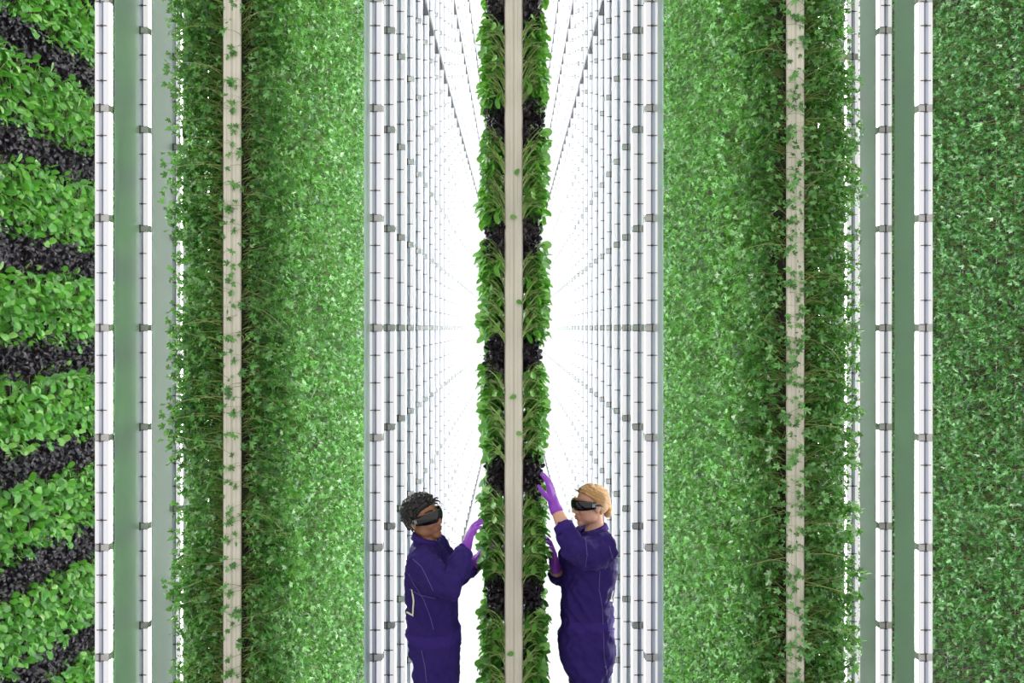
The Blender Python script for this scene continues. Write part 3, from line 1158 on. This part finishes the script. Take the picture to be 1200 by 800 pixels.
def make_green(n=24, reach=0.145, hz=0.085, wy=0.105, inner=0.4, nst=15):
    p = PlantKind()
    for i in range(n):
        th = rnd(0, 2 * PI)
        q = math.sqrt(rnd(0, 1))
        y = wy * q * math.cos(th)
        z = hz * q * math.sin(th) + 0.015
        x = reach * rnd(0.66, 1.0) * (1 - 0.25 * q * q)
        if i < n * inner:
            x = reach * rnd(0.12, 0.7)
        end = np.array((x * 0.82, y * 0.9, z))
        if i % max(1, n // nst) == 0:
            base = (0.0, rnd(-0.088, 0.01), -0.05 + rnd(-0.03, 0.04))
            tip = end if i % 2 else np.array((reach * rnd(0.5, 0.8), -wy * rnd(0.75, 1.1), z + 0.03))
            Vs, Ts = ribbon_tube(curve(base, tip, (0.0, 0, 0.02 + rnd(-0.01, 0.02))), 0.0019, 0.0012)
            p.stems.add(Vs, Ts, rnd(0.1, 1))
        L, W = rnd(0.046, 0.074), rnd(0.030, 0.046)
        d = np.array((rnd(0.0, 1.0), y * 5 + rnd(-0.6, 0.6), rnd(-1.0, 0.3) + z * 2))
        up = np.array((rnd(0.3, 1.2), rnd(-0.7, 0.5) + y * 4, rnd(0.1, 1.0)))
        V, T = spoon_leaf(L, W, rnd(0.05, 0.5), rnd(0.0, 0.5))
        p.leaves.append((place(V, end, d, up), T, rnd(0, 1) ** 1.1))
    p.leaves.sort(key=lambda l: l[0][:, 1].mean())
    return p


def make_purple(n=46, reach=0.085, hz=0.055, wy=0.10):
    p = PlantKind()
    for i in range(n):
        y, z = rnd(-wy, wy), rnd(-hz, hz)
        x = reach * (rnd(0.05, 1.05) if i % 2 else rnd(0.6, 1.05))
        if i % 5 == 0:
            Vs, Ts = ribbon_tube(curve((0, y * 0.4, z * 0.6), (x, y, z), (0, 0, 0.01), 4), 0.0016, 0.001)
            p.stems.add(Vs, Ts, rnd(0, 1))
        V, T = spoon_leaf(rnd(0.018, 0.034), rnd(0.014, 0.026), rnd(-0.5, 0.5), rnd(-0.6, 0.8))
        d = np.array((rnd(-0.2, 0.8), rnd(-1, 1), rnd(-1, 1)))
        up = np.array((rnd(0.3, 1.2), rnd(-0.8, 0.8), rnd(-0.5, 1)))
        p.leaves.append((place(V, (x, y, z), d, up), T, rnd(0, 1) ** 2.5))
    return p


def make_herb(n=62, reach=0.26, hz=0.095, wy=0.12, size=(0.034, 0.060), fine=True, inner=0.3, stray=0, nst=14, tp=1.3):
    p = PlantKind()
    rs = random.Random(rnd(0, 1e9))
    for i in range(n):
        y, z = rnd(-wy, wy), rnd(-hz, hz)
        if i < n * inner:
            x = rnd(0.05, reach * 0.75)
        else:
            x = reach * rnd(0.60, 1.08)
        V, T = lobed_leaf(rnd(*size), rs, fine)
        d = np.array((rnd(-0.1, 1.0), rnd(-0.9, 0.9), rnd(-0.9, 0.6)))
        up = np.array((rnd(-0.2, 1.2), rnd(-0.9, 0.9), rnd(-0.5, 1.0)))
        tint = rnd(0, 1) ** tp
        p.leaves.append((place(V, (x, y, z), d, up), T, tint))
        if i % max(1, n // nst) == 0:
            base = (0.0, rnd(-0.045, 0.045), z * 0.5 - 0.02 + rnd(-0.03, 0.03))
            sag = (0, rnd(-0.025, 0.025), rnd(-0.01, 0.05))
            Vs, Ts = ribbon_tube(curve(base, (x, y, z), sag, 6), 0.0017, 0.0010)
            p.stems.add(Vs, Ts, rnd(0, 1))
    for i in range(stray):
        x, y, z = rnd(-0.085, 0.05), -rnd(0.064, 0.10), rnd(-0.09, 0.09)
        S = rnd(0.026, 0.060)
        for k in range(2):
            V, T = lobed_leaf(S, rs, fine)
            d = np.array((rnd(-1, 1), rnd(-0.3, 0.3), rnd(-1, 0.6)))
            p.leaves.append((place(V, (x + rnd(-.01, .01), y, z + rnd(-.012, .012)), d, (rnd(-.4, .4), -1, 0.5)), T, rnd(0.1, 0.8)))
        Vs, Ts = ribbon_tube(curve((0.01, -0.03, z + rnd(-.05, .03)), (x, y, z), (rnd(0, .03), -0.015, 0.01), 6), 0.0016, 0.001)
        p.stems.add(Vs, Ts, rnd(0.2, 1))
    # a few long loose stems
    for i in range(3):
        z = rnd(-hz, hz)
        Vs, Ts = ribbon_tube(curve((0, rnd(-.05, .02), z), (reach * rnd(.6, 1.0), -wy * rnd(.5, 1.1), z + rnd(-.15, .12)), (0.02, -0.03, rnd(-.02, .06)), 7), 0.0017, 0.0012)
        p.stems.add(Vs, Ts, rnd(0.6, 1))
    return p


def kind_meshes(p, name, mleaf, mstem, split=0):
    """split = number of leaves kept as separate meshes."""
    out = {'leaves': [], 'stems': p.stems.mesh(name + '_stems', mstem)}
    for V, T, c in p.leaves[:split]:
        o = V[0].copy()
        out['leaves'].append((tri_mesh('leaf', V - o, T, np.full(len(V), c), [mleaf]), o))
    if split < len(p.leaves):
        out['foliage'] = p.foliage(split).mesh(name + '_foliage', mleaf)
    return out


def put_plant(name, km, loc, mirror, label, cat, group, sc=1.0, roll=0.0):
    t = empty(name, loc)
    t.rotation_euler = (roll, 0, 0)
    t.scale = (-sc if mirror else sc, sc, sc)
    tag(t, label, cat, group)
    obj('stems', km['stems'], None, t)
    if 'foliage' in km:
        obj('foliage', km['foliage'], None, t)
    for me, o in km['leaves']:
        obj('leaf', me, None, t, o)
    return t


GREENS = [make_green(64) for _ in range(5)]
GREENS_W = [make_green(34, wy=0.11, hz=0.10, inner=0.2) for _ in range(5)]
for p_ in GREENS_W:
    p_.leaves.sort(key=lambda l: -l[0][:, 0].mean())
PURPLES = [make_purple(120) for _ in range(4)]
HERBS_FRONT = [make_herb(240, stray=(2, 3, 1, 3, 2, 4)[k], wy=0.12, inner=0.6, nst=30) for k in range(6)]
HERBS_FRONT_R = [make_herb(240, reach=0.25, stray=6 + k % 4, wy=0.12, inner=0.6, nst=28) for k in range(6)]
HERBS = [make_herb(60) for _ in range(6)]
DENSE = [make_herb(74, reach=0.24, size=(0.028, 0.048), inner=0.15, tp=1.15) for _ in range(5)]

K_GREEN = [kind_meshes(p, 'baby_leaf', M['green'], M['stem'], split=24) for p in GREENS]
K_GREEN_W = [kind_meshes(p, 'baby_leaf', M['green'], M['stem'], split=8) for p in GREENS_W]
K_PURPLE = [kind_meshes(p, 'purple_leaf', M['purple'], M['purple_stem']) for p in PURPLES]
K_HERB_F = [kind_meshes(p, 'herb', M['herb'], M['herb_stem'], split=10) for p in HERBS_FRONT]
K_HERB_FR = [kind_meshes(p, 'herb', M['herb'], M['herb_stem'], split=10) for p in HERBS_FRONT_R]
K_HERB = [kind_meshes(p, 'herb', M['herb'], M['herb_stem']) for p in HERBS]
K_DENSE = [kind_meshes(p, 'dense_herb', M['herb_dense'], M['herb_stem']) for p in DENSE]

# ---- towers (upright plastic posts hanging in rows)
TOWER_H = 6.6


def post_mesh():
    w, d = POST_W / 2, POST_D
    # fluted front: shallow ribs
    o = [(-w, 0.006), (-w + 0.006, 0.0), (-0.030, 0.0), (-0.028, 0.003), (-0.022, 0.003), (-0.020, 0.0), (-0.006, 0.0), (-0.004, 0.005), (0.004, 0.005), (0.006, 0.0),
         (0.020, 0.0), (0.022, 0.003), (0.028, 0.003), (0.030, 0.0), (w - 0.006, 0.0), (w, 0.006), (w, d), (-w, d)]
    return Box().prism(o, FLOOR + 0.12, TOWER_H).mesh('post', M['post'])


POST = post_mesh()
GROOVE = Box().box(-0.0042, 0.0042, 0.0035, 0.0055, FLOOR + 0.12, TOWER_H).mesh('center_groove', M['post_groove'])
CAP = Box().box(-0.055, 0.055, -0.004, POST_D + 0.004, FLOOR + 0.05, FLOOR + 0.13).mesh('end_cap', M['post_groove'], bevel=0.004)
HOOK = Box().box(-0.02, 0.02, 0.03, 0.07, TOWER_H - 0.02, TOWER_H + 0.16).mesh('hanger', M['rail'], bevel=0.003)
MEDIUM = Box().box(-0.003, 0.003, 0.008, POST_D - 0.004, FLOOR + 0.14, TOWER_H - 0.05).mesh('growing_medium', M['medium'])
PLUG = Box().box(-0.006, 0.006, 0.01, 0.06, -0.012, 0.012).mesh('black_plug', M['net'], bevel=0.002)


def tower(x, y, label, group, plugs=()):
    t = empty('grow_tower', (x, y, 0))
    tag(t, label, 'grow tower', group)
    p = obj('post', POST, None, t)
    obj('center_groove', GROOVE, None, p)
    obj('end_cap', CAP, None, t)
    obj('hanger', HOOK, None, t)
    for sx in (-1, 1):
        obj('growing_medium', MEDIUM, None, t, (sx * (POST_W / 2 + 0.001), 0, 0))
    for sx, z in plugs:
        obj('black_plug', PLUG, None, t, (sx * (POST_W / 2 + 0.004), 0, z))
    return t


SP = 0.642                         # vertical repeat of green + purple bands
dark_z = [CAM_Z - (yy - 384) * TOWER_Y / FPX for yy in (11, 142, 277, 415, 558, 700)]
CENTER = {}
z_bands = [dark_z[0] + SP] + dark_z + [dark_z[-1] - SP]
tower(0, TOWER_Y, 'pale tower post between the two people carrying green and purple bands', None,
      [(s, z + rnd(-0.1, 0.1)) for z in dark_z for s in (-1, 1)])
for s in (-1, 1):
    who = 'man' if s < 0 else 'woman'
    lg = f'leafy green plant on the {who}\'s side of the middle tower, '
    lp = f'dark purple plant on the {who}\'s side of the middle tower, '
    for zb in z_bands:
        for k in range(3):
            put_plant('purple_leaf_plant', random.choice(K_PURPLE), (s * POST_W / 2, ROW_Y + rnd(-.03, .03) - 0.01, zb - 0.075 + 0.07 * k), s < 0, lp + level(zb), 'plant',
                      f'purple plants on the side of the {who}', rnd(0.9, 1.1), rnd(-.3, .3))
    for a, b2 in zip(z_bands[:-1], z_bands[1:]):
        top, bot = a - 0.085, b2 + 0.10
        n = 5
        for k in range(n):
            z = bot + (top - bot) * (k + 0.5) / n
            CENTER[(s, round(z, 2))] = put_plant('baby_leaf_plant', random.choice(K_GREEN), (s * (POST_W / 2), ROW_Y - 0.012 + rnd(-.035, .035), z), s < 0, lg + level(z), 'plant',
                      f'green plants on the side of the {who}', rnd(0.90, 1.06), rnd(-.25, .25))
# single leaves that hang over the face of the middle post, each belonging to the plant beside it
for lx, ly, s, ang in ((606, 201, 1, -2.2), (602, 254, 1, 3.0), (609, 354, 1, 2.6), (601, 465, -1, 0.4), (609, 508, 1, 2.9), (598, 766, -1, 0.2)):
    p = px(lx, ly, TOWER_Y - 0.012)
    r_ = min((k for k in CENTER if k[0] == s), key=lambda k: abs(k[1] - p.z))
    V, T = spoon_leaf(0.040, 0.026, 0.1, 0.2)
    d = np.array((math.cos(ang), 0.05, math.sin(ang)))
    inv = CENTER[r_].matrix_basis.inverted()
    Vw = place(V - np.array((0.02, 0, 0)), np.array(p), d, (0.1, -1.0, 0.3))
    obj('leaf', tri_mesh('leaf', [inv @ Vector(v) for v in Vw], T, np.full(len(V), rnd(0.5, 0.9)), [M['green']]), None, CENTER[r_])


MID_ROWS = []
for j in range(1, 4):
    y = ROW_Y + TP * j
    tower(0, y - 0.06, f'{ORD[j]} pale tower post of the middle row, behind the tended one', 'posts of the middle row')
    for s in (-1, 1):
        for a, b2 in zip(z_bands[:-1], z_bands[1:]):
            for k in range(4):
                MID_ROWS.append((random.randrange(5), (s * POST_W / 2, y + rnd(-.04, .04), b2 + 0.12 + (a - b2 - 0.2) * (k + 0.5) / 4), s < 0, rnd(0.84, 0.98), rnd(-.3, .3)))
        for zb in z_bands:
            for k in range(3):
                MID_ROWS.append((5 + random.randrange(4), (s * POST_W / 2, y + rnd(-.03, .03), zb - 0.075 + 0.07 * k), s < 0, rnd(0.9, 1.1), rnd(-.3, .3)))

# ---- striped wall beyond the left light row: face towards +x
XS = -2 * X_T
FACE = 0.049
lab_sg = 'leafy green plant in the striped wall, %s column, %s'
lab_sp = 'dark purple leafy plant in the striped wall, %s column, %s'
stripe0 = CAM_Z - (420 - 384) * 4.83 / FPX   # a dark band at the frame's left edge
for j in range(11):
    y = 4.58 + TP * j
    tower(XS, y - 0.06, f'{ORD[j]} pale tower post, from the open end, behind the striped plants', 'posts of the striped wall')
    for k in range(-5, 5):
        zb = stripe0 + SP * k
        if zb < -0.4 or zb > 5.3:
            continue
        for q in range(3):
            put_plant('purple_leaf_plant', random.choice(K_PURPLE), (XS + FACE, y + rnd(-.02, .02), zb - 0.065 + 0.065 * q), False, lab_sp % (ORD[j], level(zb)), 'plant', 'purple plants of the striped wall', rnd(0.95, 1.15), rnd(-.4, .4))
        for q in range(3):
            put_plant('baby_leaf_plant', random.choice(K_GREEN_W), (XS + FACE - 0.01, y + rnd(-.03, .03), zb + 0.155 + 0.135 * q + rnd(-.02, .02)), False, lab_sg % (ORD[j], level(zb + 0.155 + 0.135 * q)), 'plant', 'green plants of the striped wall', rnd(0.98, 1.12), rnd(-.5, .5))


def bake(rows, kinds, leafmat, stemmat, name, parent=None):
    """many plants joined: rows = (kind index, location, mirror, scale, roll)"""
    pre = []
    for p in kinds:
        fv, ft, fc = p.foliage().arrays()
        sv, st, sc_ = p.stems.arrays()
        pre.append((np.concatenate([fv, sv]), np.concatenate([ft, st + len(fv)]), np.concatenate([fc, sc_]), np.concatenate([np.zeros(len(ft)), np.ones(len(st))])))
    Vs, Ts, Cs, Ms, n = [], [], [], [], 0
    for ki, loc, mir, sc, roll in rows:
        V, T, C, Mi = pre[ki]
        c, s = math.cos(roll), math.sin(roll)
        W = V * sc
        W = np.stack([W[:, 0] * (-1 if mir else 1), W[:, 1] * c - W[:, 2] * s, W[:, 1] * s + W[:, 2] * c], 1) + np.asarray(loc)
        Vs.append(W)
        Ts.append(T + n)
        Cs.append(np.clip(C + rnd(-0.1, 0.1), 0, 1))
        Ms.append(Mi)
        n += len(V)
    me = tri_mesh(name, np.concatenate(Vs), np.concatenate(Ts), np.concatenate(Cs), [leafmat, stemmat], np.concatenate(Ms))
    return obj(name, me)


mid_g = [r for r in MID_ROWS if r[0] < 5]
mid_p = [(r[0] - 5,) + r[1:] for r in MID_ROWS if r[0] >= 5]
tag(bake(mid_g, GREENS, M['green'], M['stem'], 'baby_leaf_foliage'), 'mass of green leaves on the row behind the middle tower', 'plants', kind='stuff')
tag(bake(mid_p, [make_purple(85) for _ in range(4)], M['purple'], M['purple_stem'], 'purple_foliage'), 'mass of dark purple leaves on the row behind the middle tower', 'plants', kind='stuff')

CHEAP_H = [make_herb(62, fine=False, inner=0.2, nst=5, size=(0.036, 0.062)) for _ in range(6)]
CHEAP_H += [make_herb(200, fine=False, inner=0.6, nst=8, size=(0.036, 0.062)) for _ in range(3)]
CHEAP_D = [make_herb(60, reach=0.24, fine=False, size=(0.030, 0.050), inner=0.1, nst=4, tp=1.6) for _ in range(5)]


# ---- herb walls either side: front tower in detail, first columns as single plants, the rest joined
def herb_wall(s):
    who = 'striped plants' if s < 0 else 'dense herb wall'
    x0 = X_T * s
    kf = K_HERB_F if s < 0 else K_HERB_FR
    nm = 'left' if s < 0 else 'right'
    tw = 'man' if s < 0 else 'woman'
    tower(x0, TOWER_Y, f'pale tower post overgrown with herbs on the {tw}\'s side of the aisle', None)
    dz = 0.138
    zs = [0.70 + dz * i for i in range(29)]
    for z in zs:
        for side in (-1, 1):
            inner = (side != s)
            lb = f'long-stemmed herb on front herb tower beyond the {tw}, ' + ('aisle' if inner else 'outer') + ' side, ' + level(z)
            put_plant('herb_plant', random.choice(kf), (x0 + side * POST_W / 2, ROW_Y + rnd(-.02, .02), z + rnd(-.03, .03)), side < 0, lb, 'herb',
                      f'herbs of the tower nearest the {tw}, ' + ('aisle side' if inner else 'outer side'), rnd(0.86, 1.14), rnd(-.35, .35))
    rows = []
    side = -s
    cols = 17
    for j in range(1, cols):
        y = ROW_Y + TP * j
        tower(x0, y - 0.06, f'{ORD[j]} pale tower post, from the open end, in the herb wall beyond the {tw}', f'posts of the herb wall on the {tw}\'s side')
        i = 0
        z = FLOOR + 0.06 + rnd(0, dz)
        zt = 5.3 + 0.1 * j * 0.6
        while z < zt:
            loc = (x0 + side * POST_W / 2, y + rnd(-.04, .04), z + rnd(-.03, .03))
            if j <= 3 and 0.72 < z < 4.75:
                put_plant('herb_plant', random.choice(K_HERB), loc, side < 0, f'lobed green herb, {ORD[j]} column of the wall beyond the {tw}, {level(z)}', 'herb', f'herbs of the wall on the {tw}\'s side', rnd(0.86, 1.14), rnd(-.5, .5))
            else:
                rows.append((random.randrange(6), loc, side < 0, rnd(0.86, 1.14), rnd(-.5, .5)))
            if j <= 4:
                rows.append((6 + random.randrange(3), (x0 - side * POST_W / 2, loc[1], loc[2]), side > 0, rnd(0.86, 1.14), rnd(-.5, .5)))
            z += dz
    for z in [FLOOR + 0.2 + dz * i for i in range(8)] + [zs[-1] + dz * (i + 1) for i in range(5)]:
        for sd in (-1, 1):
            rows.append((6 + random.randrange(3), (x0 + sd * POST_W / 2, ROW_Y, z), sd < 0, 1.0, rnd(-.4, .4)))
    o = bake(rows, CHEAP_H, M['herb'], M['herb_stem'], 'herb_foliage')
    tag(o, f'mass of green herb leaves receding behind the {tw}\'s light wall', 'herbs', kind='stuff')


herb_wall(-1)
herb_wall(1)

# ---- dense dark herb wall on the far right: face towards -x
XR = 2 * X_T
rows = []
for j in range(13):
    y = 4.40 + TP * j
    tower(XR, y - 0.06, f'{ORD[j]} pale tower post, from the open end, behind the dense herbs', 'posts of the dense herb wall')
    z = FLOOR + 0.15 + rnd(0, 0.12)
    while z < 5.3:
        loc = (XR - FACE, y + rnd(-.03, .03), z + rnd(-.03, .03))
        if 1 <= j <= 8 and 0.62 < z < 4.75:
            put_plant('dense_herb_plant', random.choice(K_DENSE), loc, True, f'small-leaved dark green herb, {ORD[j]} column of the dense wall, {level(z)}', 'herb', 'herbs of the dense wall', rnd(0.95, 1.12), rnd(-.6, .6))
        else:
            rows.append((random.randrange(5), loc, True, rnd(0.95, 1.1), rnd(-.6, .6)))
        z += 0.125
o = bake(rows, CHEAP_D, M['herb_dense'], M['herb_stem'], 'dense_herb_foliage')
tag(o, 'mass of small dark green leaves edging the dense herb wall', 'herbs', kind='stuff')

# rails the towers hang from
for x, n, lb in ((0, 1, 'grey overhead rail holding the middle tower'), (-X_T, 0, 'grey overhead rail holding the herb towers on the man\'s side'),
                 (X_T, 0, 'grey overhead rail holding the herb towers on the woman\'s side'), (XS, 0, 'grey overhead rail holding the striped plant towers'), (XR, 0, 'grey overhead rail holding the dense herb towers')):
    me = Box().box(x - 0.03, x + 0.03, 4.3, 12.0, TOWER_H + 0.12, TOWER_H + 0.2).mesh('hanging_rail', M['rail'])
    tag(obj('hanging_rail', me), lb, 'rail')
